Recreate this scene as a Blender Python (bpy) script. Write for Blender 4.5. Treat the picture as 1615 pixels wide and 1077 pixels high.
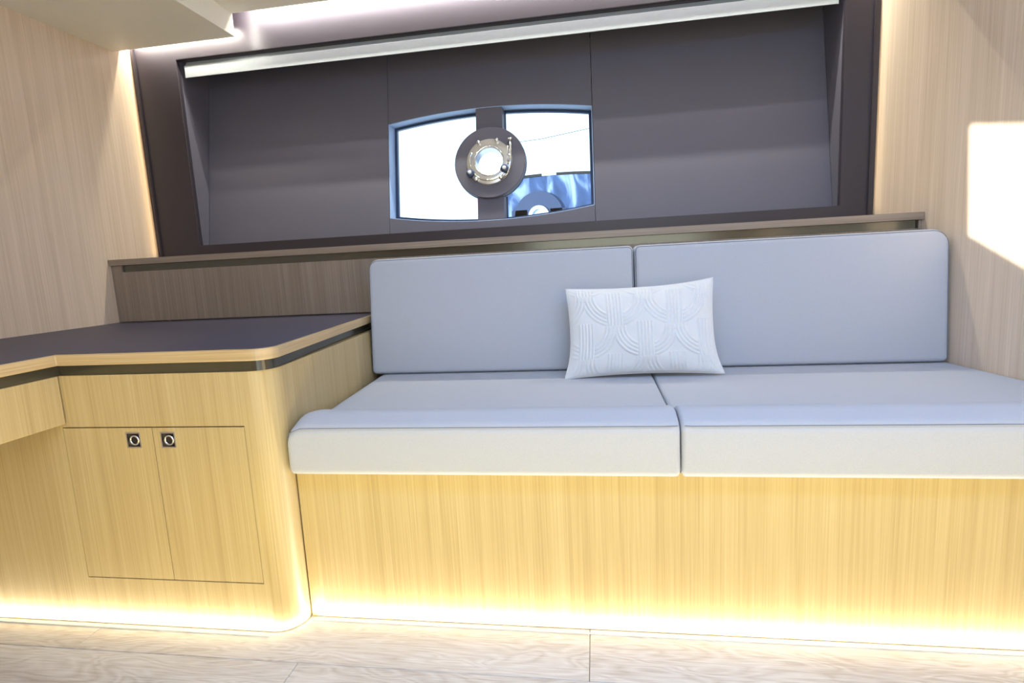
import bpy, bmesh, math, random
from mathutils import Vector, Matrix
random.seed(4)
for o in list(bpy.data.objects): bpy.data.objects.remove(o, do_unlink=True)
SC = bpy.context.scene
COL = SC.collection

# ------------------------------------------------------------------ camera
cd = bpy.data.cameras.new('camera'); cam = bpy.data.objects.new('camera', cd); COL.objects.link(cam)
cd.sensor_width = 36.0; cd.sensor_fit = 'HORIZONTAL'; cd.lens = 865.761 / 1615 * 36; cd.clip_start = 0.02
r_, u_, f_ = (0.98807135, 0.145076, -0.05165225), (0.02973577, 0.14936101, 0.98833551), (-0.15109859, 0.97808192, -0.14326539)
cam.matrix_world = Matrix(((r_[0], u_[0], -f_[0], 0), (r_[1], u_[1], -f_[1], -1.15), (r_[2], u_[2], -f_[2], 0.83622), (0, 0, 0, 1)))
SC.camera = cam
SC.view_settings.view_transform = 'Standard'; SC.view_settings.look = 'None'
SC.view_settings.gamma = 1; SC.view_settings.use_curve_mapping = False
SC.view_settings.exposure = -0.06

# ------------------------------------------------------------------ sky, sun, large lights
W = bpy.data.worlds.new('sky'); SC.world = W; W.use_nodes = True
bg = W.node_tree.nodes['Background']; bg.inputs[0].default_value = (0.66, 0.84, 1.0, 1); bg.inputs[1].default_value = 2.4

def area(name, loc, direction, sx, sy, power, col, up=(0, 0, 1), spread=180):
    l = bpy.data.lights.new(name, 'AREA'); l.shape = 'RECTANGLE'; l.size = sx; l.size_y = sy
    l.energy = power; l.color = col; l.spread = math.radians(spread)
    o = bpy.data.objects.new(name, l); COL.objects.link(o); o.location = loc
    z = -Vector(direction).normalized(); x = Vector(up).cross(z)
    if x.length < 1e-4: x = Vector((1, 0, 0))
    x.normalize(); y = z.cross(x)
    m = Matrix((x, y, z)).transposed().to_4x4(); m.translation = Vector(loc); o.matrix_world = m
    return o
SUN_DIR = Vector((0.80, 0.55, -0.12)).normalized()
sl = bpy.data.lights.new('sun', 'SUN'); sl.energy = 12; sl.angle = math.radians(0.35); sl.color = (1, 0.97, 0.92)
so = bpy.data.objects.new('sun', sl); COL.objects.link(so); so.rotation_euler = SUN_DIR.to_track_quat('-Z', 'Y').to_euler()
COOL = (0.60, 0.80, 1.0); WARM = (1.0, 0.66, 0.24); NEUT = (1.0, 0.93, 0.84); FLOORC = (1.0, 0.96, 0.86)
area('daylight_doorway', (0.2, -2.58, 1.15), (0, 1, 0.0), 1.5, 1.15, 11, (1.0, 0.88, 0.55))
area('low_warm_fill', (0.0, -0.80, 0.03), (0, 1, 0.15), 2.5, 0.04, 9.2, (1, 0.75, 0.08))  # unseen lamp near the ground, added to warm the plinth and seat fronts
area('overhead_blue_fill', (0.3, -0.75, 1.80), (0, 0.15, -1), 1.6, 0.6, 40, (0.16, 0.42, 1.0), up=(0, 1, 0))  # overhead fill added below the closed ceiling for cool light from above
# ------------------------------------------------------------------ helpers
def new_bm(): return bmesh.new()
def finish(bm, name, mat, parent=None, smooth=False, bevel=0.0, seg=2, autos=None):
    bmesh.ops.recalc_face_normals(bm, faces=bm.faces[:])
    me = bpy.data.meshes.new(name); bm.to_mesh(me); bm.free()
    o = bpy.data.objects.new(name, me); COL.objects.link(o)
    if mat: me.materials.append(mat)
    if parent is not None:
        off = Vector((0, 0, 0)); p = parent
        while p is not None: off += p.location; p = p.parent
        me.transform(Matrix.Translation(-off)); o.parent = parent
    if smooth:
        for f in me.polygons: f.use_smooth = True
    if bevel > 0:
        b = o.modifiers.new('bevel', 'BEVEL'); b.width = bevel; b.segments = seg; b.limit_method = 'ANGLE'; b.angle_limit = math.radians(40)
        b.harden_normals = False
    return o
def root(name, loc, label=None, cat=None, group=None, kind=None):
    o = bpy.data.objects.new(name, None); COL.objects.link(o); o.location = loc; o.empty_display_size = 0.05
    tag(o, label, cat, group, kind); return o
def tag(o, label=None, cat=None, group=None, kind=None):
    if label: o['label'] = label
    if cat: o['category'] = cat
    if group: o['group'] = group
    if kind: o['kind'] = kind
    return o
def box(bm, x0, x1, y0, y1, z0, z1):
    v = [bm.verts.new(p) for p in [(x0,y0,z0),(x1,y0,z0),(x1,y1,z0),(x0,y1,z0),(x0,y0,z1),(x1,y0,z1),(x1,y1,z1),(x0,y1,z1)]]
    for f in [(0,3,2,1),(4,5,6,7),(0,1,5,4),(1,2,6,5),(2,3,7,6),(3,0,4,7)]: bm.faces.new([v[i] for i in f])
    return v
def prism(bm, a, b):            # two matching closed outlines
    A = [bm.verts.new(p) for p in a]; B = [bm.verts.new(p) for p in b]; n = len(A)
    bm.faces.new(A); bm.faces.new(B[::-1])
    for i in range(n): bm.faces.new([A[i], B[i], B[(i+1) % n], A[(i+1) % n]])
def zprism(bm, pts, z0, z1): prism(bm, [(x, y, z0) for x, y in pts], [(x, y, z1) for x, y in pts])
def ring(bm, ao, ai, bo, bi):   # front outer / inner, back outer / inner outlines
    L = [[bm.verts.new(p) for p in q] for q in (ao, ai, bo, bi)]; n = len(ao)
    for i in range(n):
        j = (i+1) % n
        bm.faces.new([L[0][i], L[0][j], L[1][j], L[1][i]]); bm.faces.new([L[2][i], L[3][i], L[3][j], L[2][j]])
        bm.faces.new([L[0][i], L[2][i], L[2][j], L[0][j]]); bm.faces.new([L[1][i], L[1][j], L[3][j], L[3][i]])
def offset(pts, d):             # inward offset of a counter-clockwise outline
    n = len(pts); out = []
    for i in range(n):
        p0, p1, p2 = Vector(pts[i-1]), Vector(pts[i]), Vector(pts[(i+1) % n])
        e1 = (p1-p0).normalized(); e2 = (p2-p1).normalized()
        n1 = Vector((-e1.y, e1.x)); n2 = Vector((-e2.y, e2.x)); m = (n1+n2)
        if m.length < 1e-6: m = n1
        m.normalize(); k = d / max(0.35, m.dot(n1)); q = p1 + m*k; out.append((q.x, q.y))
    return out
def rounded(pts, radii, seg=8):
    out = []; n = len(pts)
    for i in range(n):
        r = radii[i]; p = Vector(pts[i])
        if r <= 0: out.append(tuple(p)); continue
        a = (Vector(pts[i-1])-p).normalized(); b = (Vector(pts[(i+1) % n])-p).normalized()
        ang = a.angle(b); t = r/math.tan(ang/2); c = p+(a+b).normalized()*(r/math.sin(ang/2))
        s = p+a*t-c; e = p+b*t-c; a0 = math.atan2(s.y, s.x); a1 = math.atan2(e.y, e.x); da = (a1-a0+math.pi) % (2*math.pi)-math.pi
        for k in range(seg+1): th = a0+da*k/seg; out.append((c.x+r*math.cos(th), c.y+r*math.sin(th)))
    return out
def tube(bm, pts, r, seg=8, closed=False):
    P = [Vector(p) for p in pts]; n = len(P); rings = []
    for i in range(n):
        if closed: d = P[(i+1) % n]-P[i-1]
        else: d = P[min(i+1, n-1)]-P[max(i-1, 0)]
        d.normalize(); a = d.orthogonal().normalized() if abs(d.z) > 0.95 or True else None
        up = Vector((0, 0, 1)) if abs(d.z) < 0.9 else Vector((0, 1, 0))
        a = d.cross(up).normalized(); b = d.cross(a).normalized()
        rings.append([bm.verts.new(P[i]+(a*math.cos(2*math.pi*k/seg)+b*math.sin(2*math.pi*k/seg))*r) for k in range(seg)])
    for i in range(n if closed else n-1):
        A, B = rings[i], rings[(i+1) % n]
        for k in range(seg): bm.faces.new([A[k], A[(k+1) % seg], B[(k+1) % seg], B[k]])
    if not closed: bm.faces.new(rings[0][::-1]); bm.faces.new(rings[-1])
def lathe(bm, prof, frame, seg=48, closed=True, arc=None):  # prof: (radius, height along axis); frame: (origin, u, v, n)
    o, u, v, nn = frame; a0, a1 = arc if arc else (0, 2*math.pi); full = arc is None
    cnt = seg if full else seg+1; R = []
    for k in range(cnt):
        th = a0+(a1-a0)*k/seg; d = u*math.cos(th)+v*math.sin(th)
        R.append([bm.verts.new(o+d*r+nn*h) for r, h in prof])
    m = len(prof)
    for k in range(seg):
        A, B = R[k], R[(k+1) % cnt]
        for i in range(m if closed else m-1): bm.faces.new([A[i], B[i], B[(i+1) % m], A[(i+1) % m]])
    if not full: bm.faces.new(R[0][::-1]); bm.faces.new(R[-1])

# ------------------------------------------------------------------ materials
def mat_base(name):
    m = bpy.data.materials.new(name); m.use_nodes = True; nt = m.node_tree
    return m, nt, nt.nodes['Principled BSDF']
def N(nt, typ, **kw):
    n = nt.nodes.new(typ)
    for k, v in kw.items():
        if k.startswith('in_'): n.inputs[k[3:].replace('_', ' ')].default_value = v
        else: setattr(n, k, v)
    return n
def ramp(nt, fac, stops):
    r = nt.nodes.new('ShaderNodeValToRGB'); nt.links.new(fac, r.inputs[0])
    while len(r.color_ramp.elements) < len(stops): r.color_ramp.elements.new(0.5)
    for e, (p, c) in zip(r.color_ramp.elements, stops): e.position = p; e.color = (*c, 1)
    return r
def lin(r, g, b):
    f = lambda c: (c/255/12.92) if c/255 <= 0.04045 else ((c/255+0.055)/1.055)**2.4
    return (f(r), f(g), f(b))
def coords(nt, scale, rnd=False):
    tc = nt.nodes.new('ShaderNodeTexCoord'); mp = nt.nodes.new('ShaderNodeMapping'); mp.inputs['Scale'].default_value = scale
    nt.links.new(tc.outputs['Object'], mp.inputs[0])
    if rnd:
        oi = nt.nodes.new('ShaderNodeObjectInfo'); vm = N(nt, 'ShaderNodeVectorMath', operation='SCALE'); vm.inputs['Scale'].default_value = 37.0
        cx = nt.nodes.new('ShaderNodeCombineXYZ')
        for i in range(3): nt.links.new(oi.outputs['Random'], cx.inputs[i])
        nt.links.new(cx.outputs[0], vm.inputs[0]); nt.links.new(vm.outputs[0], mp.inputs['Location'])
    return mp
def bump(nt, b, height, strength, dist=0.001):
    n = nt.nodes.new('ShaderNodeBump'); n.inputs['Strength'].default_value = strength; n.inputs['Distance'].default_value = dist
    nt.links.new(height, n.inputs['Height']); nt.links.new(n.outputs[0], b.inputs['Normal'])
def wood(name, dark, mid, light, scale=(330, 330, 2.6), rough=0.38, bs=0.25, spec=0.5):
    m, nt, b = mat_base(name)
    mp = coords(nt, scale); n1 = N(nt, 'ShaderNodeTexNoise'); n1.inputs['Scale'].default_value = 1; n1.inputs['Detail'].default_value = 4; n1.inputs['Roughness'].default_value = 0.6
    nt.links.new(mp.outputs[0], n1.inputs['Vector'])
    mp2 = coords(nt, tuple(s*0.11 for s in scale)); n2 = N(nt, 'ShaderNodeTexNoise'); n2.inputs['Scale'].default_value = 1; n2.inputs['Detail'].default_value = 3
    nt.links.new(mp2.outputs[0], n2.inputs['Vector'])
    mx = N(nt, 'ShaderNodeMath', operation='MULTIPLY_ADD'); mx.inputs[1].default_value = 0.62
    ad = N(nt, 'ShaderNodeMath', operation='MULTIPLY'); ad.inputs[1].default_value = 0.38
    nt.links.new(n2.outputs[0], ad.inputs[0]); nt.links.new(n1.outputs[0], mx.inputs[0]); nt.links.new(ad.outputs[0], mx.inputs[2])
    r = ramp(nt, mx.outputs[0], [(0.32, dark), (0.5, mid), (0.66, light)])
    nt.links.new(r.outputs[0], b.inputs['Base Color']); b.inputs['Roughness'].default_value = rough
    b.inputs['Specular IOR Level'].default_value = spec
    bump(nt, b, n1.outputs[0], bs, 0.0006); return m
def fabric(name, c, var=0.06, scale=900, bs=0.5, rough=0.9):
    m, nt, b = mat_base(name); mp = coords(nt, (scale, scale, scale))
    n = N(nt, 'ShaderNodeTexNoise'); n.inputs['Scale'].default_value = 1; n.inputs['Detail'].default_value = 2; nt.links.new(mp.outputs[0], n.inputs['Vector'])
    r = ramp(nt, n.outputs[0], [(0.3, tuple(x*(1-var) for x in c)), (0.7, tuple(min(1, x*(1+var)) for x in c))])
    nt.links.new(r.outputs[0], b.inputs['Base Color']); b.inputs['Roughness'].default_value = rough
    b.inputs['Sheen Weight'].default_value = 0.15; bump(nt, b, n.outputs[0], bs, 0.0004); return m
def plain(name, c, rough=0.5, metal=0.0, var=0.03, scale=60, bs=0.0, spec=0.5):
    m, nt, b = mat_base(name); mp = coords(nt, (scale,)*3)
    n = N(nt, 'ShaderNodeTexNoise'); n.inputs['Scale'].default_value = 1; nt.links.new(mp.outputs[0], n.inputs['Vector'])
    r = ramp(nt, n.outputs[0], [(0.3, tuple(x*(1-var) for x in c)), (0.7, tuple(min(1, x*(1+var)) for x in c))])
    nt.links.new(r.outputs[0], b.inputs['Base Color']); b.inputs['Roughness'].default_value = rough; b.inputs['Metallic'].default_value = metal
    b.inputs['Specular IOR Level'].default_value = spec
    if bs: bump(nt, b, n.outputs[0], bs, 0.0005)
    return m
M_WOOD = wood('pale_veneer', lin(170, 147, 102), lin(185, 163, 116), lin(195, 176, 131))
M_WALL = wood('wall_veneer', lin(204, 181, 155), lin(219, 198, 174), lin(232, 211, 190), scale=(330, 330, 2.6), rough=0.33)
M_EDGE = wood('edge_veneer', lin(164, 137, 95), lin(191, 164, 120), lin(207, 185, 145), scale=(4, 4, 420), rough=0.35)
M_TAUPE = wood('taupe_veneer', lin(122, 107, 92), lin(139, 124, 109), lin(154, 139, 124), rough=0.45)
M_TAUPE_H = wood('taupe_edge_veneer', lin(122, 106, 90), lin(142, 126, 110), lin(158, 142, 126), scale=(4, 30, 420), rough=0.45)
M_DARK = plain('dark_aubergine_laminate', lin(50, 44, 51) if 1 else lin(55, 46, 65), rough=0.42, bs=0.1, scale=900)
M_TOP = plain('dark_worktop_laminate', lin(72, 70, 89), rough=0.5, var=0.08, bs=0.15, scale=900)
M_LEATHER = plain('taupe_leatherette', lin(92, 90, 101), rough=0.55, var=0.05, scale=700, bs=0.4)
M_FABRIC = fabric('blue_grey_fabric', lin(180, 183, 190))
M_PIPE = plain('seam_thread', lin(110, 118, 128), rough=0.8)
M_PILLOW = fabric('white_cotton', lin(220, 221, 220), var=0.03, scale=700, bs=0.3)
M_CEIL = plain('cream_ceiling', lin(242, 238, 225), rough=0.6, scale=400, bs=0.1)
M_CASS = plain('blind_cassette_grey', lin(158, 164, 166), rough=0.5)
M_CHROME = plain('polished_chrome', (0.75, 0.76, 0.78), rough=0.12, metal=1)
M_STEEL = plain('brushed_steel', (0.62, 0.61, 0.58), rough=0.3, metal=1)
M_BRONZE = plain('bronze_mirror_strip', (0.10, 0.095, 0.075), rough=0.16, metal=0.6)
M_LATCH = plain('dark_bronze', lin(58, 50, 46), rough=0.3, metal=0.7)
M_BLACK = plain('black_gap_shade_and_trim', (0.01, 0.01, 0.01), rough=0.7)  # stands for shade behind the doors; own colour of boat rail and cable
M_GASKET = plain('blue_black_gasket', lin(46, 62, 92), rough=0.35)
M_HULLWHITE = plain('white_gelcoat', lin(225, 228, 230), rough=0.3)
M_LEDPROF = plain('aluminium_led_profile', (0.7, 0.7, 0.68), rough=0.4, metal=0.5)
def glass():
    m = bpy.data.materials.new('window_glass'); m.use_nodes = True; nt = m.node_tree; nt.nodes.clear()
    o = nt.nodes.new('ShaderNodeOutputMaterial'); t = nt.nodes.new('ShaderNodeBsdfTransparent'); t.inputs[0].default_value = (0.93, 0.96, 0.98, 1)
    g = nt.nodes.new('ShaderNodeBsdfGlossy'); g.inputs['Roughness'].default_value = 0.02; x = nt.nodes.new('ShaderNodeMixShader')
    fr = nt.nodes.new('ShaderNodeFresnel'); fr.inputs[0].default_value = 1.3
    nt.links.new(fr.outputs[0], x.inputs[0]); nt.links.new(t.outputs[0], x.inputs[1]); nt.links.new(g.outputs[0], x.inputs[2]); nt.links.new(x.outputs[0], o.inputs[0]); return m
M_GLASS = glass()
def planks_mat():
    m, nt, b = mat_base('bleached_oak_plank')
    mp = coords(nt, (3.2, 15, 15), rnd=True)
    w = N(nt, 'ShaderNodeTexNoise'); w.inputs['Scale'].default_value = 0.9; w.inputs['Detail'].default_value = 2; w.inputs['Distortion'].default_value = 0.6
    nt.links.new(mp.outputs[0], w.inputs['Vector'])
    # contour lines of a smooth field = cathedral grain and knots
    k = N(nt, 'ShaderNodeMath', operation='MULTIPLY'); k.inputs[1].default_value = 30; nt.links.new(w.outputs[0], k.inputs[0])
    s = N(nt, 'ShaderNodeMath', operation='PINGPONG'); s.inputs[1].default_value = 1; nt.links.new(k.outputs[0], s.inputs[0])
    mp2 = coords(nt, (16, 420, 420), rnd=True); f = N(nt, 'ShaderNodeTexNoise'); f.inputs['Scale'].default_value = 1; f.inputs['Detail'].default_value = 4
    nt.links.new(mp2.outputs[0], f.inputs['Vector'])
    mp3 = coords(nt, (1.6, 7, 7), rnd=True); g = N(nt, 'ShaderNodeTexNoise'); g.inputs['Scale'].default_value = 1; g.inputs['Detail'].default_value = 3
    nt.links.new(mp3.outputs[0], g.inputs['Vector'])
    a = N(nt, 'ShaderNodeMath', operation='MULTIPLY_ADD'); a.inputs[1].default_value = 0.12; nt.links.new(s.outputs[0], a.inputs[0])
    c = N(nt, 'ShaderNodeMath', operation='MULTIPLY_ADD'); c.inputs[1].default_value = 0.45; nt.links.new(f.outputs[0], c.inputs[0])
    d = N(nt, 'ShaderNodeMath', operation='MULTIPLY'); d.inputs[1].default_value = 0.45; nt.links.new(g.outputs[0], d.inputs[0])
    nt.links.new(d.outputs[0], c.inputs[2]); nt.links.new(c.outputs[0], a.inputs[2])
    r = ramp(nt, a.outputs[0], [(0.34, lin(184, 177, 171)), (0.5, lin(214, 211, 208)), (0.66, lin(235, 235, 235))])
    oi = nt.nodes.new('ShaderNodeObjectInfo'); br = N(nt, 'ShaderNodeMapRange'); br.inputs['To Min'].default_value = 0.84; br.inputs['To Max'].default_value = 1.08
    nt.links.new(oi.outputs['Random'], br.inputs['Value'])
    hs = nt.nodes.new('ShaderNodeHueSaturation'); nt.links.new(br.outputs[0], hs.inputs['Value']); nt.links.new(r.outputs[0], hs.inputs['Color'])
    nt.links.new(hs.outputs[0], b.inputs['Base Color']); b.inputs['Roughness'].default_value = 0.42; bump(nt, b, a.outputs[0], 0.25, 0.0008); return m
M_PLANK = planks_mat()

# ------------------------------------------------------------------ room dimensions (metres)
LX = lambda y: -1.856 + 0.0263*y         # left wall plane
RX = lambda y: 1.0986 - 0.134*y          # right wall plane
YF, YREAR = 0.972, -2.65                  # niche surround plane, rear wall
ZT = 1.97
YEND = 1.34
# floor : planks laid along the sofa
floor = new_bm(); box(floor, -2.1, 1.7, YREAR-0.1, 1.0, -0.06, -0.012)
floor = finish(floor, 'floor', plain('floor_substrate', (0.12, 0.1, 0.08), rough=0.9)); tag(floor, kind='structure')
def plank(x0, x1, y0, y1):
    bm = new_bm(); g = 0.0006
    box(bm, x0+g, x1-g, y0+g, y1-g, -0.012, 0.0)
    o = finish(bm, 'floor_plank', M_PLANK, floor, bevel=0.0012, seg=1); return o
row = 0; y1 = 0.225
while y1 > -2.6:
    y0 = y1-0.19; shift = {0: -0.62, 1: -0.033, 2: -0.66}.get(row, random.uniform(-1.1, 0.0))
    x = shift-1.19*2
    while x < 1.6:
        a, b = max(x, -1.90), min(x+1.19, 1.52)
        if b-a > 0.02: plank(a, b, y0, y1)
        x += 1.19
    y1 = y0; row += 1
# left wall with the side window opening that admits the sun patch
def quad_back(P, t):  # patch point on the right wall -> matching point on the left wall
    P = Vector(P); k = (P.x+1.856-0.0263*P.y)/(SUN_DIR.x-0.0263*SUN_DIR.y); Q = P-SUN_DIR*k; return (Q.y, Q.z)
hole = [quad_back(p, 0) for p in [(1.063, 0.26, 0.70), (1.025, 0.556, 0.845), (1.021, 0.577, 1.148), (1.063, 0.26, 1.075)]]
bm = new_bm(); OUT = [(YREAR, -0.012), (YEND, -0.012), (YEND, ZT), (YREAR, ZT)]
ring(bm, [(LX(y), y, z) for y, z in OUT], [(LX(y), y, z) for y, z in hole], [(LX(y)-0.03, y, z) for y, z in OUT], [(LX(y)-0.03, y, z) for y, z in hole])
tag(finish(bm, 'wall_left', M_WALL), kind='structure')
bm = new_bm(); prism(bm, [(RX(y), y, z) for y, z in OUT], [(RX(y)+0.03, y, z) for y, z in OUT])
tag(finish(bm, 'wall_right', M_WALL), kind='structure')
bm = new_bm()   # rear wall (behind the viewer) with a doorway
box(bm, -2.0, -0.6, YREAR-0.03, YREAR, -0.012, ZT); box(bm, 1.0, 1.6, YREAR-0.03, YREAR, -0.012, ZT); box(bm, -0.6, 1.0, YREAR-0.03, YREAR, 1.75, ZT)
tag(finish(bm, 'wall_rear', M_WALL), kind='structure')
# ceiling : higher main panel plus lower soffit on the left, both stop short of the back wall (light cove)
bm = new_bm(); box(bm, -1.31, 1.6, YREAR, 0.894, 1.811, 1.955)
ceil = tag(finish(bm, 'ceiling', M_CEIL, bevel=0.001), kind='structure')
bm = new_bm(); box(bm, -1.90, -1.3105, YREAR, 0.894, 1.729, 1.955)
finish(bm, 'soffit', M_CEIL, ceil, bevel=0.001)
bm = new_bm(); box(bm, -2.0, 1.7, YREAR-0.03, YEND, 1.957, 1.99); finish(bm, 'deckhead', M_CEIL, ceil)

# back wall ------------------------------------------------------------------
YB = lambda z, o=0.0: 1.03+0.185*(z-0.97)+o
wb = root('wall_back', (0, 1.0, 0.93), kind='structure')
def xz(pts, yf): return [(x, yf(z) if callable(yf) else yf, z) for x, z in pts]
bm = new_bm(); FO = [(LX(YF)+0.001, 0.9235), (RX(YF)-0.001, 0.9235), (RX(YF)-0.001, 1.955), (LX(YF)+0.001, 1.955)]; FI = [(-1.629, 0.972), (0.859, 0.972), (0.859, 1.704), (-1.629, 1.704)]
ring(bm, xz(FO, YF), xz(FI, YF), xz(FO, YF+0.02), xz(FI, YF+0.02))
tag(finish(bm, 'niche_surround', M_DARK, wb, bevel=0.0015), 'dark aubergine panel framing the recess')
def yzp(bm, x0, x1, pts): prism(bm, [(x0, y, z) for y, z in pts], [(x1, y, z) for y, z in pts])
side = [(YF+0.02, 0.972), (YB(0.972), 0.972), (YB(1.704), 1.704), (YF+0.02, 1.704)]
for x0, x1 in ((-1.649, -1.629), (0.859, 0.879)):
    bm = new_bm(); yzp(bm, x0, x1, side); finish(bm, 'side_panel', M_LEATHER, wb)
bm = new_bm(); box(bm, -1.649, 0.879, YF+0.02, YB(1.704)+0.05, 1.704, 1.724); finish(bm, 'niche_head', M_LEATHER, wb)
bm = new_bm(); box(bm, -1.649, 0.879, YF+0.02, YB(0.972)+0.05, 0.952, 0.972); finish(bm, 'niche_sill', M_LEATHER, wb)
bm = new_bm(); box(bm, -1.9, 1.05, YF+0.02, YF+0.06, -0.01, 0.94); finish(bm, 'lower_bulkhead', M_TAUPE, wb)
XL_, XR_ = -0.815, 0.011; XC = -0.402; NA = 24
TOPA = lambda x: 1.453-0.034*((x-XC)/0.413)**2
BOTA = lambda x: 1.003+0.034*((x-XC)/0.413)**2
TH = 0.085
def slab(bm, pts, o0, o1): prism(bm, xz(pts, lambda z: YB(z, o0)), xz(pts, lambda z: YB(z, o1)))
bm = new_bm(); slab(bm, [(-1.629, 0.972), (XL_-0.002, 0.972), (XL_-0.002, 1.704), (-1.629, 1.704)], 0, TH); finish(bm, 'panel', M_LEATHER, wb, bevel=0.0015)
bm = new_bm(); slab(bm, [(XR_+0.002, 0.972), (0.859, 0.972), (0.859, 1.704), (XR_+0.002, 1.704)], 0, TH); finish(bm, 'panel', M_LEATHER, wb, bevel=0.0015)
arc_t = [(XL_+(XR_-XL_)*i/NA, TOPA(XL_+(XR_-XL_)*i/NA)) for i in range(NA+1)]
arc_b = [(XL_+(XR_-XL_)*i/NA, BOTA(XL_+(XR_-XL_)*i/NA)) for i in range(NA+1)]
bm = new_bm(); slab(bm, arc_t+[(XR_, 1.704), (XL_, 1.704)], 0, TH); finish(bm, 'panel', M_LEATHER, wb)
bm = new_bm(); slab(bm, [(XL_, 0.972), (XR_, 0.972)]+arc_b[::-1], 0, TH); finish(bm, 'panel', M_LEATHER, wb)
arch = arc_b+arc_t[::-1]
def project_out(p, x0, x1, z0, z1):
    cx, cz = XC, 1.22; dx, dz = p[0]-cx, p[1]-cz
    t = min(((x1-cx)/dx if dx > 0 else (x0-cx)/dx) if abs(dx) > 1e-9 else 1e9, ((z1-cz)/dz if dz > 0 else (z0-cz)/dz) if abs(dz) > 1e-9 else 1e9)
    return (cx+dx*t, cz+dz*t)
outer = [project_out(p, -2.0, 1.2, 0.6, 2.2) for p in arch]
for i, p in enumerate(outer):   # keep the rectangle's corners
    pass
bm = new_bm(); ring(bm, xz(outer, lambda z: YB(z, .086)), xz(arch, lambda z: YB(z, .086)), xz(outer, lambda z: YB(z, .105)), xz(arch, lambda z: YB(z, .105)))
finish(bm, 'hull_skin', M_HULLWHITE, wb)

# window in the back wall ------------------------------------------------------
win = root('window_1', (XC, 1.08, 1.0), 'arched two-pane hull window with a round porthole at its centre post', kind='structure')
inner = offset(arch, 0.013)
bm = new_bm(); ring(bm, xz(arch, lambda z: YB(z, .066)), xz(inner, lambda z: YB(z, .066)), xz(arch, lambda z: YB(z, .085)), xz(inner, lambda z: YB(z, .085)))
finish(bm, 'window_gasket', M_GASKET, win)
rin = offset(arch, 0.0022)
bm = new_bm(); ring(bm, xz(arch, lambda z: YB(z, .0005)), xz(rin, lambda z: YB(z, .0005)), xz(arch, lambda z: YB(z, .066)), xz(rin, lambda z: YB(z, .066)))
tag(finish(bm, 'reveal_sky_tint', plain('painted_sky_on_reveal', lin(160, 186, 224), rough=0.5), win), 'thin window reveal ring with sky light painted in pale blue')  # added ring, sky light on the reveal put into its colour
MX0, MX1 = -0.449, -0.342
for a, b in ((XL_, MX0-0.004), (MX1+0.004, XR_)):
    xs = [a+(b-a)*i/12 for i in range(13)]
    pts = [(x, BOTA(x)+0.006) for x in xs]+[(x, TOPA(x)-0.006) for x in xs[::-1]]
    bm = new_bm(); slab(bm, pts, .073, .077); finish(bm, 'pane', M_GLASS, win)
xs = [MX0, (MX0+MX1)/2, MX1]
bm = new_bm(); slab(bm, [(x, BOTA(x)+0.0005) for x in xs]+[(x, TOPA(x)-0.0005) for x in xs[::-1]], 0.0, 0.05)
# split the post around the porthole opening: two short posts
bm.free()
PC = Vector((-0.393, 0, 1.226)); PC.y = YB(PC.z)
U = Vector((1, 0, 0)); V = Vector((0, 0.185, 1)).normalized(); NN = Vector((0, -1, 0.185)).normalized()
FR = (PC, U, V, NN)
for z0, z1 in ((None, PC.z-0.125), (PC.z+0.125, None)):
    lo = [(x, BOTA(x)+0.0028 if z0 is None else z0) for x in xs]; hi = [(x, TOPA(x)-0.0028 if z1 is None else z1) for x in xs[::-1]]
    bm = new_bm(); slab(bm, lo+hi, 0.0, 0.070); tag(finish(bm, 'centre_post', M_LEATHER, win, bevel=0.0015), 'taupe covered centre post')
    w2 = 0.004
    lo = [(MX0-w2, lo[0][1]), (MX1+w2, lo[-1][1])]; hi = [(MX1+w2, hi[0][1]-0.001), (MX0-w2, hi[-1][1]-0.001)]
    bm = new_bm(); slab(bm, lo+hi, 0.066, 0.0845); finish(bm, 'post_gasket', M_GASKET, win)
port = root('porthole', PC, None); port.parent = win; port.location = PC-win.location
def padd(bm, name, mat, **k): return finish(bm, name, mat, port, **k)
bm = new_bm(); lathe(bm, [(0.060, -0.012), (0.142, -0.012), (0.142, 0.016), (0.140, 0.020), (0.060, 0.020)], FR, 72)
tag(padd(bm, 'backing_disc', M_LEATHER, bevel=0.0), 'taupe round pad behind the chrome ring')
bm = new_bm(); lathe(bm, [(0.058, -0.012), (0.060, -0.012), (0.0601, 0.02), (0.058, 0.02)], FR, 48); lathe(bm, [(0.139, -0.018), (0.1435, -0.018), (0.1435, -0.012), (0.139, -0.012)], FR, 72); padd(bm, 'disc_gasket', M_GASKET)
bm = new_bm(); lathe(bm, [(0.054, -0.02), (0.0575, -0.02), (0.0575, 0.02), (0.090, 0.02), (0.092, 0.023), (0.089, 0.027), (0.068, 0.031), (0.058, 0.031), (0.054, 0.026)], FR, 72); tag(padd(bm, 'chrome_ring', M_STEEL, smooth=False), 'brushed steel flange ring')
bm = new_bm(); circ = lambda r, h, a0=0, a1=360, n=48: [PC+(U*math.cos(math.radians(a0+(a1-a0)*i/n))+V*math.sin(math.radians(a0+(a1-a0)*i/n)))*r+NN*h for i in range(n+1)]
tube(bm, circ(0.0575, 0.032)[:-1], 0.003, 8, True); padd(bm, 'inner_rim', M_CHROME, smooth=True)
bm = new_bm(); tube(bm, circ(0.076, 0.034, 150, 340, 40), 0.0035, 8); padd(bm, 'hinge_bow', M_CHROME, smooth=True)
bm = new_bm(); lathe(bm, [(0, 0.004), (0.0575, 0.004), (0.0575, 0.0), (0, 0.0)], FR, 48, closed=False); padd(bm, 'pane', M_GLASS)
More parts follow.
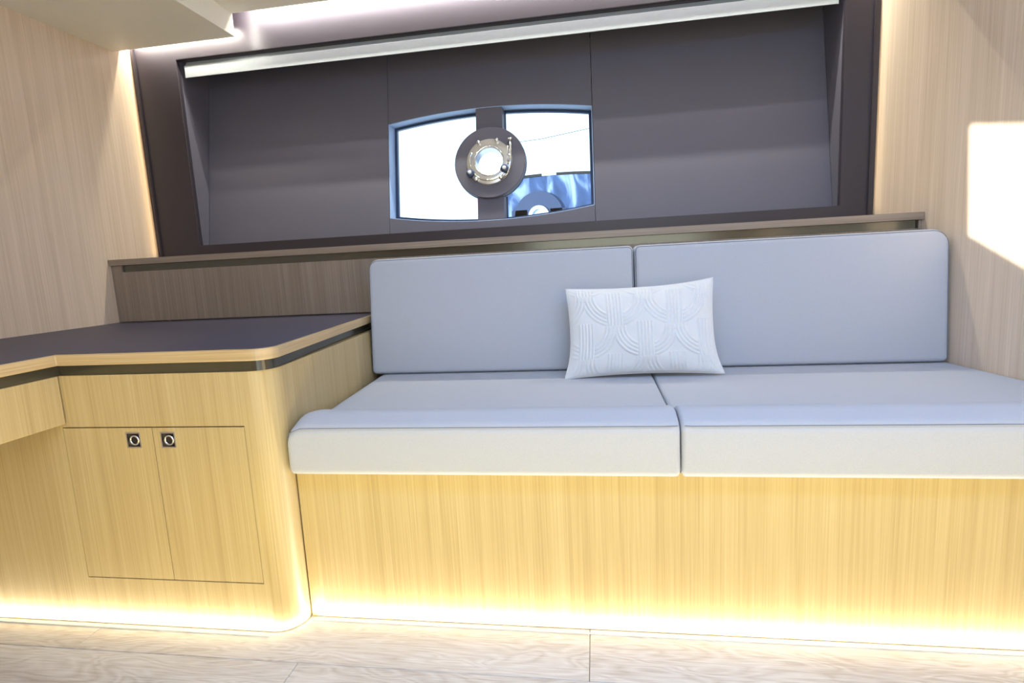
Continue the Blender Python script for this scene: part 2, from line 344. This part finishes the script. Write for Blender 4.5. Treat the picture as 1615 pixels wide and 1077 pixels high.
def knob(x, z, r, h, name, mat):
    o = PC+U*x+V*z; bm = new_bm()
    lathe(bm, [(0.0001, 0.02), (r*0.8, 0.02), (r, 0.024), (r, h-0.004), (r*0.7, h), (0.0001, h+0.001)], (o, U, V, NN), 16, closed=False); padd(bm, name, mat, smooth=True)
for x, z in ((-0.075, -0.044), (0.062, -0.036)):
    knob(x, z, 0.016, 0.044, 'dog_bolt', M_GASKET)
    o = PC+U*x+V*z+NN*0.0445; bm = new_bm(); lathe(bm, [(0.0001, 0), (0.007, 0), (0.007, 0.006), (0.003, 0.008), (0.0001, 0.008)], (o, U, V, NN), 12, closed=False); padd(bm, 'bolt_cap', M_HULLWHITE, smooth=True)
for x, z in ((-0.052, -0.068), (0.046, -0.068), (-0.04, 0.077), (0.033, 0.080)):
    knob(x, z, 0.009, 0.040, 'hinge_lug', M_CHROME)
P3 = lambda x, z, h: PC+U*x+V*z+NN*h
bm = new_bm(); tube(bm, [P3(0.086, 0.080, 0.036), P3(0.087, 0.05, 0.038), P3(0.088, 0.0, 0.040), P3(0.083, -0.035, 0.038), P3(0.070, -0.058, 0.036), P3(0.05, -0.072, 0.034)], 0.0045, 10); padd(bm, 'lever_arm', M_CHROME, smooth=True)
bm = new_bm(); tube(bm, [P3(0.078, 0.070, 0.030), P3(0.076, 0.03, 0.030), P3(0.074, -0.02, 0.030)], 0.0028, 8); padd(bm, 'lever_arm', M_CHROME, smooth=True)
bm = new_bm(); tube(bm, [P3(0.078, 0.080, 0.036), P3(0.094, 0.080, 0.036)], 0.006, 10); padd(bm, 'lever_grip', M_CHROME, smooth=True)
for z in (0.02, -0.005): 
    bm = new_bm(); tube(bm, [P3(0.072, z, 0.032), P3(0.088, z-0.004, 0.036)], 0.003, 8); padd(bm, 'lever_link', M_CHROME, smooth=True)

# things outside ---------------------------------------------------------------
BY = 3.5
boat = root('boat', (0.4, BY, 0.3), 'neighbouring boat with blue dark glazing and round porthole seen through right pane', 'boat')
M_BGLASS = None
m, nt, b = mat_base('boat_painted_reflection_glazing'); mp = coords(nt, (7, 7, 2.2)); n = N(nt, 'ShaderNodeTexNoise'); n.inputs['Scale'].default_value = 1; n.inputs['Detail'].default_value = 5; n.inputs['Distortion'].default_value = 1.2  # noise of blues paints reflections onto the dark glass
nt.links.new(mp.outputs[0], n.inputs['Vector']); r = ramp(nt, n.outputs[0], [(0.35, lin(36, 54, 88)), (0.52, lin(56, 80, 122)), (0.70, lin(140, 165, 195))])
nt.links.new(r.outputs[0], b.inputs['Base Color']); b.inputs['Roughness'].default_value = 0.35; M_BGLASS = m
def bx(x, t): return t(x)
bt = lambda x: 1.522-0.10*(x+0.30)**2
xs = [-0.72+i*0.08 for i in range(24)]
bm = new_bm(); pts = [(x, 0.3) for x in xs]+[(x, bt(x)) for x in xs[::-1]]
prism(bm, [(x, BY, z) for x, z in pts], [(x, BY+0.9, z) for x, z in pts]); tag(finish(bm, 'glazing', M_BGLASS, boat), 'dark blue glazing with reflections painted in')
for a, b_ in ((-0.72, -0.40), (-0.28, 1.12)):
    bm = new_bm(); q = [a+(b_-a)*i/10 for i in range(11)]
    pts = [(x, bt(x)-0.002) for x in q]+[(x, bt(x)+0.018) for x in q[::-1]]
    prism(bm, [(x, BY-0.01, z) for x, z in pts], [(x, BY+0.02, z) for x, z in pts]); tag(finish(bm, 'top_rail', M_BLACK, boat), 'dark top rail')
PX = Vector((-0.435, BY-0.012, 1.20)); FB = (PX, Vector((1, 0, 0)), Vector((0, 0, 1)), Vector((0, -1, 0)))
bm = new_bm(); lathe(bm, [(0.085, 0), (0.20, 0), (0.20, 0.008), (0.085, 0.008)], FB, 40, arc=(0, math.pi)); finish(bm, 'dark_arch', plain('dark_blue_band', lin(46, 62, 92), rough=0.5), boat)
M_NAVY = plain('navy_band', lin(34, 50, 84), rough=0.5)
for a in (-0.66, -0.34):
    bm = new_bm(); box(bm, a, a+0.13, BY-0.02, BY, 1.20, 1.255); finish(bm, 'dark_band', M_NAVY, boat)
bm = new_bm(); lathe(bm, [(0.058, 0), (0.085, 0), (0.085, 0.02), (0.058, 0.02)], FB, 40); tag(finish(bm, 'porthole_ring', M_HULLWHITE, boat), 'white ring of the round porthole')
bm = new_bm(); lathe(bm, [(0.001, 0), (0.058, 0), (0.058, 0.006), (0.001, 0.006)], FB, 32); finish(bm, 'porthole_glass', plain('pale_glass', lin(170, 190, 215), rough=0.2), boat)
bm = new_bm(); tube(bm, [(-0.9, 3.5, 1.79), (-0.4, 3.5, 1.812), (0.3, 3.5, 1.90)], 0.0022, 6); tag(finish(bm, 'mooring_cable', M_BLACK), 'thin dark cable crossing the sky in the right pane', 'cable')

# blind cassette ----------------------------------------------------------------
cas = root('blind_cassette', (-0.385, 0.985, 1.637), 'long pale grey blind cassette under the head of the recess', 'blind')
prof = [(0.984, 1.637), (1.03, 1.664), (1.03, 1.702), (1.000, 1.702), (0.990, 1.686), (0.984, 1.682)]
bm = new_bm(); yzp(bm, -1.600, 0.836, prof); finish(bm, 'housing', M_CASS, cas, bevel=0.0015)
for x0, x1 in ((-1.604, -1.600), (0.836, 0.840)):
    bm = new_bm(); yzp(bm, x0, x1, prof); finish(bm, 'end_cap', M_CASS, cas)

# shelf along the back ------------------------------------------------------------
sh = root('back_shelf', (-0.4, 0.74, 0.685), 'long taupe wood ledge running wall to wall behind the sofa', 'shelf')
bm = new_bm(); zprism(bm, [(LX(.7246)+0.001, .7246), (RX(.7246)-0.001, .7246), (RX(.97)-0.001, .97), (LX(.97)+0.001, .97)], 0.900, 0.9226); finish(bm, 'shelf_board', M_TAUPE_H, sh, bevel=0.001)
bm = new_bm(); box(bm, -1.79, 0.985, 0.742, 0.756, 0.874, 0.8995); tag(finish(bm, 'recess_strip', M_BRONZE, sh), 'dark mirror strip under the ledge')
bm = new_bm(); box(bm, LX(.73)+0.001, 0.99, 0.735, 0.76, 0.683, 0.874); box(bm, LX(.73)+0.001, -1.79, 0.735, 0.76, 0.874, 0.8995); finish(bm, 'backboard', M_TAUPE, sh, bevel=0.001)
bm = new_bm(); box(bm, -0.80, 0.97, 0.735, 0.76, 0.0, 0.682); finish(bm, 'lower_board', M_TAUPE, sh)
bm = new_bm(); box(bm, 0.99, 1.0, 0.735, 0.76, 0.683, 0.8995); finish(bm, 'end_post', M_TAUPE, sh)

# worktop ---------------------------------------------------------------------------
KX = lambda y: -0.699-0.10*y
wt = root('worktop', (-1.2, 0.2, 0.6), 'L-shaped dark worktop with pale wood edging over the left cabinet', 'worktop')
OUTL = [(LX(-1.4)+0.002, -1.4), (-1.2205, -1.4), (-1.2205, -0.0813), (KX(-.0813), -0.0813), (KX(.733), .733), (LX(.733)+0.002, .733)]
TOPL = rounded(OUTL, [0, 0, 0, 0.045, 0, 0], 10)
bm = new_bm(); zprism(bm, TOPL, 0.6541, 0.6800); finish(bm, 'edge_band', M_EDGE, wt, bevel=0.0025)
INS = rounded([(LX(-1.4)+0.003, -1.397), (-1.2265, -1.397), (-1.2265, -0.0753), (KX(-.0753)-0.006, -0.0753), (KX(.731)-0.006, .731), (LX(.731)+0.003, .731)], [0, 0, 0, 0.04, 0, 0], 10)
bm = new_bm(); zprism(bm, INS, 0.6795, 0.6810); tag(finish(bm, 'top_surface', M_TOP, wt), 'dark aubergine top surface')
REC = rounded([(LX(-1.4)+0.004, -1.39), (-1.2375, -1.39), (-1.2375, -0.061), (KX(-.061)-0.019, -0.061), (KX(.73)-0.019, .73), (LX(.73)+0.004, .73)], [0, 0, 0, 0.035, 0, 0], 10)
bm = new_bm(); zprism(bm, REC, 0.6285, 0.6540); tag(finish(bm, 'recess_strip', M_BRONZE, wt), 'dark bronze mirror strip below the edging')
bm = new_bm(); box(bm, -1.2575, -1.2375, -1.38, -0.0685, 0.514, 0.6280); finish(bm, 'apron', M_WOOD, wt, bevel=0.001)

# cabinet ----------------------------------------------------------------------------
SX = lambda y: -0.712-0.075*y
cb = root('cabinet', (-1.2, 0.3, 0.0), 'built-in pale wood cabinet with two doors and a rounded right corner', 'cabinet')
YC = -0.065
D0, D1, D2, Z0, Z1 = -1.2526, -1.0159, -0.7822, 0.1226, 0.5048
bm = new_bm(); xr = -0.773
Oo = [(LX(YC)+0.001, 0.0005), (xr, 0.0005), (xr, 0.628), (LX(YC)+0.001, 0.628)]; Ii = [(D0, Z0), (D2, Z0), (D2, Z1), (D0, Z1)]
ring(bm, xz(Oo, YC), xz(Ii, YC), xz(Oo, YC+0.018), xz(Ii, YC+0.018)); finish(bm, 'front_panel', M_WOOD, cb)
RA = 0.061; c = (xr, YC+RA); path = [(c[0]+RA*math.sin(a), c[1]-RA*math.cos(a)) for a in [math.radians(86*i/30) for i in range(31)]]
path = path+[(SX(.2), .2), (SX(.733), .733)]
inn = [(c[0]+(RA-.018)*math.sin(a), c[1]-(RA-.018)*math.cos(a)) for a in [math.radians(86*i/30) for i in range(31)]]+[(SX(.2)-0.018, .2), (SX(.733)-0.018, .733)]
bm = new_bm()
V1 = [[bm.verts.new((x, y, z)) for x, y in q] for q in (path, inn) for z in (0.0005, 0.628)]
n_ = len(path)
for i in range(n_-1):
    for A, B in ((0, 1), (2, 3), (0, 2), (1, 3)): bm.faces.new([V1[A][i], V1[A][i+1], V1[B][i+1], V1[B][i]])
for i in (0, n_-1): bm.faces.new([V1[0][i], V1[1][i], V1[3][i], V1[2][i]])
o = finish(bm, 'side_panel', M_WOOD, cb)
bm = new_bm(); box(bm, LX(0)+0.01, -0.81, YC+0.026, 0.70, 0.002, 0.62); finish(bm, 'carcass', M_BLACK, cb)  # painted black so the gaps round the doors look shaded
latch = None
for i, (a, b_, hx) in enumerate(((D0+0.0012, D1-0.0009, -1.0663), (D1+0.0009, D2-0.0012, -0.9765))):
    bm = new_bm(); hz = 0.4730; hw = 0.0165
    Oo = [(a, Z0+0.002), (b_, Z0+0.002), (b_, Z1-0.0028), (a, Z1-0.0028)]; Ii = [(hx-hw, hz-hw), (hx+hw, hz-hw), (hx+hw, hz+hw), (hx-hw, hz+hw)]
    ring(bm, xz(Oo, YC), xz(Ii, YC), xz(Oo, YC+0.018), xz(Ii, YC+0.018))
    d = finish(bm, 'door', M_WOOD, cb, bevel=0.0006, seg=1)
    bm = new_bm(); Io = [(hx-hw-.0022, hz-hw-.0022), (hx+hw+.0022, hz-hw-.0022), (hx+hw+.0022, hz+hw+.0022), (hx-hw-.0022, hz+hw+.0022)]
    Ij = [(hx-hw+.0006, hz-hw+.0006), (hx+hw-.0006, hz-hw+.0006), (hx+hw-.0006, hz+hw-.0006), (hx-hw+.0006, hz+hw-.0006)]
    ring(bm, xz(Io, YC-.0015), xz(Ij, YC-.0015), xz(Ij, YC+.01), xz([(x*0.999+hx*0.001, z) for x, z in Ij], YC+.01)); tag(finish(bm, 'latch_frame', M_CHROME, d), 'bright square latch frame')
    bm = new_bm(); box(bm, hx-hw, hx+hw, YC+.004, YC+.012, hz-hw, hz+hw); tag(finish(bm, 'latch_plate', M_LATCH, d), 'dark square latch plate')
    bm = new_bm(); lathe(bm, [(0.0085, 0), (0.0125, 0), (0.0120, 0.005), (0.0090, 0.005)], (Vector((hx+0.001, YC+.004, hz-0.001)), Vector((1, 0, 0)), Vector((0, 0, 1)), Vector((0, -1, 0))), 28)
    tag(finish(bm, 'latch_ring', M_CHROME, d, smooth=True), 'chrome finger ring')

# sofa base -----------------------------------------------------------------------------
sb = root('sofa_base', (0.2, 0.35, 0.0), 'pale vertical-grain wood plinth carrying the sofa cushions', 'sofa base')
bm = new_bm(); zprism(bm, [(-0.709, 0.0), (RX(0)-0.001, 0.0), (RX(.018)-0.001, .018), (-0.709, .018)], 0.0005, 0.3755); finish(bm, 'front_panel', M_WOOD, sb)
bm = new_bm(); zprism(bm, [(-0.708, 0.019), (RX(.019)-0.004, .019), (RX(.72)-0.004, .72), (SX(.72)+0.004, .72)], 0.02, 0.3755); finish(bm, 'seat_board', M_TAUPE, sb)

# cushions --------------------------------------------------------------------------------
def loft(bm, prof, stations, place):
    rings = []
    for t, ins in stations:
        q = offset(prof, ins) if ins else prof
        rings.append([bm.verts.new(place(t, a, b)) for a, b in q])
    n = len(prof)
    for A, B in zip(rings, rings[1:]):
        for i in range(n): bm.faces.new([A[i], A[(i+1) % n], B[(i+1) % n], B[i]])
    bm.faces.new(rings[0][::-1]); bm.faces.new(rings[-1])
def ends(t0, t1, r0, r1, mid=6):
    s = []
    for i in range(7): a = math.pi/2*i/6; s.append((t0+r0*(1-math.sin(a)), r0*(1-math.cos(a))))
    s = s[::-1]; s = [(t0+r0*(1-math.cos(math.pi/2*i/6)), r0*(1-math.sin(math.pi/2*i/6))) for i in range(7)]
    s += [(t0+r0+(t1-r1-t0-r0)*i/mid, 0) for i in range(1, mid)]
    s += [(t1-r1*(1-math.sin(math.pi/2*i/6)), r1*(1-math.cos(math.pi/2*i/6))) for i in range(7)]
    return s
ZS = 0.4807
sp = rounded([(-0.036, 0.3770), (0.718, 0.3770), (0.718, ZS), (0.13, ZS), (0.075, 0.503), (0.03, 0.5105), (-0.036, 0.492)], [0.015, 0.015, 0.015, 0.10, 0.05, 0.06, 0.028], 8)
def sheared(x, y, xa, xb, ka, kb):
    w = (x-xa)/(xb-xa); return x+(1-w)*ka*y+w*kb*y
def seat(label, xa, xb, ra, rb, ka, kb):
    rt = root('seat_cushion', ((xa+xb)/2, 0.34, 0.377), label, 'cushion', 'seat cushions of the sofa')
    drop = lambda t, b: (0.05-math.sqrt(max(0, 0.05**2-(0.05-min(0.05, t-xa))**2)))*min(1, max(0, (b-0.43)/0.05))*0.8 if ra > 0.011 else 0
    st = ends(xa, xb, ra, rb, 10); st = sorted(st+[(xa+0.0145+0.0045*i, 0) for i in range(1, 9)]) if ra > 0.011 else st
    bm = new_bm(); loft(bm, sp, st, lambda t, a, b: (sheared(t, a, xa, xb, ka, kb), a, b-drop(t, b)))
    o = finish(bm, 'cover', M_FABRIC, rt, smooth=True)
    bm = new_bm(); tube(bm, ([(xa+0.005, -0.028, 0.4885-drop(xa+0.005, 0.4885)), (xa+0.012, -0.0335, 0.4885-drop(xa+0.012, 0.4885))] if ra > 0.011 else [(xa+0.006, -0.032, 0.4885)])+[(xa+0.02+(xb-xa-0.03)*i/40, -0.0352, 0.4885-drop(xa+0.02+(xb-xa-0.03)*i/40, 0.4885)) for i in range(0, 40)]+[(xb-0.004, -0.032, 0.4885)], 0.0009, 6)
    tag(finish(bm, 'seam', M_PIPE, rt), 'thin grey stitched seam')
    return rt
seat('left-hand seat cushion beside the cabinet, pale blue-grey fabric', -0.7095, 0.1645, 0.014, 0.010, -0.070, 0)
seat('right-hand seat cushion running to the right wall, pale blue-grey fabric', 0.1675, RX(0)-0.002, 0.010, 0.010, 0, -0.136)
def backrest(label, xa, xb, ra, rb, rbot, trap):
    rt = root('backrest_cushion', ((xa+xb)/2, 0.64, ZS+0.002), label, 'cushion', 'backrest cushions of the sofa')
    z0, z1 = ZS+0.0015, 0.867
    pts = rounded([(xa, z0), (xb, z0), (xb-trap[1], z1), (xa+trap[0], z1)], [rbot, rbot, rb, ra], 8)
    # subdivide long edges so that the face can bulge a little
    def yy(t, b): return t+0.05*(b-z0)
    bm = new_bm(); loft(bm, pts, ends(0.584, 0.684, 0.0155, 0.01, 3), lambda t, a, b: (a, yy(t, b), b))
    finish(bm, 'cover', M_FABRIC, rt, smooth=True)
    q = offset(pts, 0.0045); bm = new_bm()
    tube(bm, [(a, yy(0.584+0.0045, b), b) for a, b in q], 0.0013, 6, True); tag(finish(bm, 'seam', M_PIPE, rt), 'thin grey piping round the front edge')
    return rt
backrest('left-hand backrest cushion nearest the cabinet, blue-grey fabric', -0.7545, 0.1225, 0.035, 0.017, 0.017, (0.012, 0.0))
backrest('right-hand backrest cushion next to the right wall, blue-grey fabric', 0.1255, 1.0125, 0.017, 0.045, 0.017, (0.0, 0.006))

# pillow -----------------------------------------------------------------------------------
pw = root('throw_pillow', (0.132, 0.45, 0.482), 'small white rectangular pillow with raised scallop pattern leaning on the backrests', 'pillow')
def relief(u, v):      # u,v in pattern units (0..1150, 0..720), v downwards; returns ridge height 0..1
    best = 0.0
    for r in range(-2, 4):
        cy = 75+255*r; off = 370 if r % 2 == 0 else 135
        k = round((u-off)/470); du = u-(off+470*k); dv = v-cy
        if abs(du) < 66 and -30 < dv < 300:
            ph = (du+66)/26.4; best = max(best, 0.75*(0.5-0.5*math.cos(2*math.pi*ph)))
        elif 0 <= dv and abs(du) <= 236:
            R = math.hypot(du, dv)
            if 150 < R < 265 and abs(du) > 66: ph = (R-150)/28.75; best = max(best, 0.5-0.5*math.cos(2*math.pi*ph))
    return best
def pillow_side(bm, sgn, nx, nz):
    g = []
    for j in range(nz+1):
        rowv = []
        for i in range(nx+1):
            s = -1+2*i/nx; t = -1+2*j/nz
            # outline: edges drawn in between pointed corners
            hx = 0.215*(1-0.045*(1-t*t)); hz = 0.137*(1-0.075*(1-s*s))
            x = s*hx; z = t*hz
            if t < 0: x *= 1+0.075*(t*t)**1.5
            if t > 0.0: z += 0.006*max(0, s)**3*t-0.002*t*max(0, -s)
            d = (max(0, 1-s*s)**0.55)*(max(0, 1-t*t)**0.55)
            th = 0.052*d
            edge = min(1.0, 6*(1-abs(s)))*min(1.0, 6*(1-abs(t)))
            if sgn > 0: th += 0.0032*relief((s+1)/2*1150, (1-t)/2*720)*edge
            th += 0.0022*math.sin(9*s+3*t)*math.cos(7*t-2*s)*edge
            rowv.append(bm.verts.new((x, -sgn*th, z)))
        g.append(rowv)
    for j in range(nz):
        for i in range(nx): bm.faces.new([g[j][i], g[j][i+1], g[j+1][i+1], g[j+1][i]])
bm = new_bm(); pillow_side(bm, 1, 340, 210); pillow_side(bm, -1, 340, 210)
bmesh.ops.remove_doubles(bm, verts=bm.verts[:], dist=0.00003)
Mx = Matrix.Translation((0.131, 0.500, 0.6175)) @ Matrix.Rotation(math.radians(-13), 4, 'X') @ Matrix.Rotation(math.radians(-1.0), 4, 'Y')
bm.transform(Mx); finish(bm, 'cover', M_PILLOW, pw, smooth=True)
bm = new_bm(); pts = []
def outl(s, t):
    hx = 0.215*(1-0.045*(1-t*t)); hz = 0.137*(1-0.075*(1-s*s)); x = s*hx; z = t*hz
    if t < 0: x *= 1+0.075*(t*t)**1.5
    if t > 0.0: z += 0.006*max(0, s)**3*t-0.002*t*max(0, -s)
    return Mx @ Vector((x, 0, z))
for i in range(40): pts.append(outl(-1+2*i/40, -1))
for i in range(30): pts.append(outl(1, -1+2*i/30))
for i in range(40): pts.append(outl(1-2*i/40, 1))
for i in range(30): pts.append(outl(-1, 1-2*i/30))
tube(bm, pts, 0.0018, 6, True); finish(bm, 'edge_seam', M_PILLOW, pw, smooth=True)

# LED strips (housings are things, the light comes from thin area lights on them) ---------------
def led(name, label, bxs, group=None):
    bm = new_bm()
    for b_ in bxs: box(bm, *b_)
    return tag(finish(bm, name, M_DARK if 'upright' in label else M_HULLWHITE if 'floor' in label else M_LEDPROF), label, 'led strip', group)
led('led_strip', 'thin warm light strip on the floor along the sofa plinth', [(-0.70, 1.085, -0.016, -0.0148, 0.0002, 0.003)])
area('led_light', (0.195, -0.0085, 0.004), (0, 0.25, 1), 1.77, 0.010, 6.6, FLOORC, up=(0, 1, 0))
led('led_strip', 'thin warm light strip on the floor along the cabinet front', [(-1.84, -0.773, -0.081, -0.0798, 0.0002, 0.003)])
area('led_light', (-1.31, -0.0735, 0.004), (0, 0.25, 1), 1.08, 0.010, 3.2, FLOORC, up=(0, 1, 0))
led('led_strip', 'white light strip in the ceiling cove right of the soffit', [(-1.29, 0.95, 0.932, 0.948, 1.873, 1.880), (-1.29, 0.95, 0.932, 0.948, 1.880, 1.957)])
area('led_light', (-0.17, 0.940, 1.872), (0, 1, -1), 2.24, 0.012, 36, (1, 0.99, 0.86), up=(0, 1, 0))
led('led_strip', 'light strip hidden behind the low soffit at top left', [(-1.83, -1.36, 0.932, 0.948, 1.791, 1.800), (-1.83, -1.36, 0.922, 0.925, 1.748, 1.800)])  # second box is an unseen shield, added to keep light off the wall
area('led_light', (-1.59, 0.940, 1.790), (0, 1, -1), 0.46, 0.012, 5.5, (1, 0.94, 0.80), up=(0, 1, 0))
led('led_strip', 'upright warm light strip in the corner of the left wall', [(LX(.965)+0.021, LX(.965)+0.0225, 0.963, 0.971, 0.93, 1.78)])
area('led_light', (LX(.96)+0.020, 0.966, 1.36), (-1, -1.2, 0), 0.84, 0.006, 0.14, WARM, up=(0, 1, 0))
led('led_strip', 'upright warm light strip in the corner of the right wall', [(RX(.965)-0.0225, RX(.965)-0.021, 0.963, 0.971, 0.93, 1.86)])
area('led_light', (RX(.96)-0.020, 0.966, 1.40), (1, -1.2, 0), 0.9, 0.006, 0.09, (1.0, 0.78, 0.45), up=(0, 1, 0))
for k_ in range(3):
    a_ = math.radians(14+28*k_); cx_, cy_ = xr+(RA+.0085)*math.sin(a_), YC+RA-(RA+.0085)*math.cos(a_)
    area('led_light', (cx_, cy_, 0.004), (-0.25*math.sin(a_), 0.25*math.cos(a_), 1), 0.030, 0.010, 0.055, FLOORC, up=(-math.sin(a_), math.cos(a_), 0))
area('led_light', (-1.318, 0.8965, 1.80), (0.15, 1, 0), 0.010, 0.13, 0.5, (1, 0.95, 0.85))
area('cove_fill', (-0.17, 0.897, 1.842), (0, 1, -0.1), 2.24, 0.012, 7.5, (1, 0.92, 0.98))  # extra lamp without housing, added to brighten the top of the surround
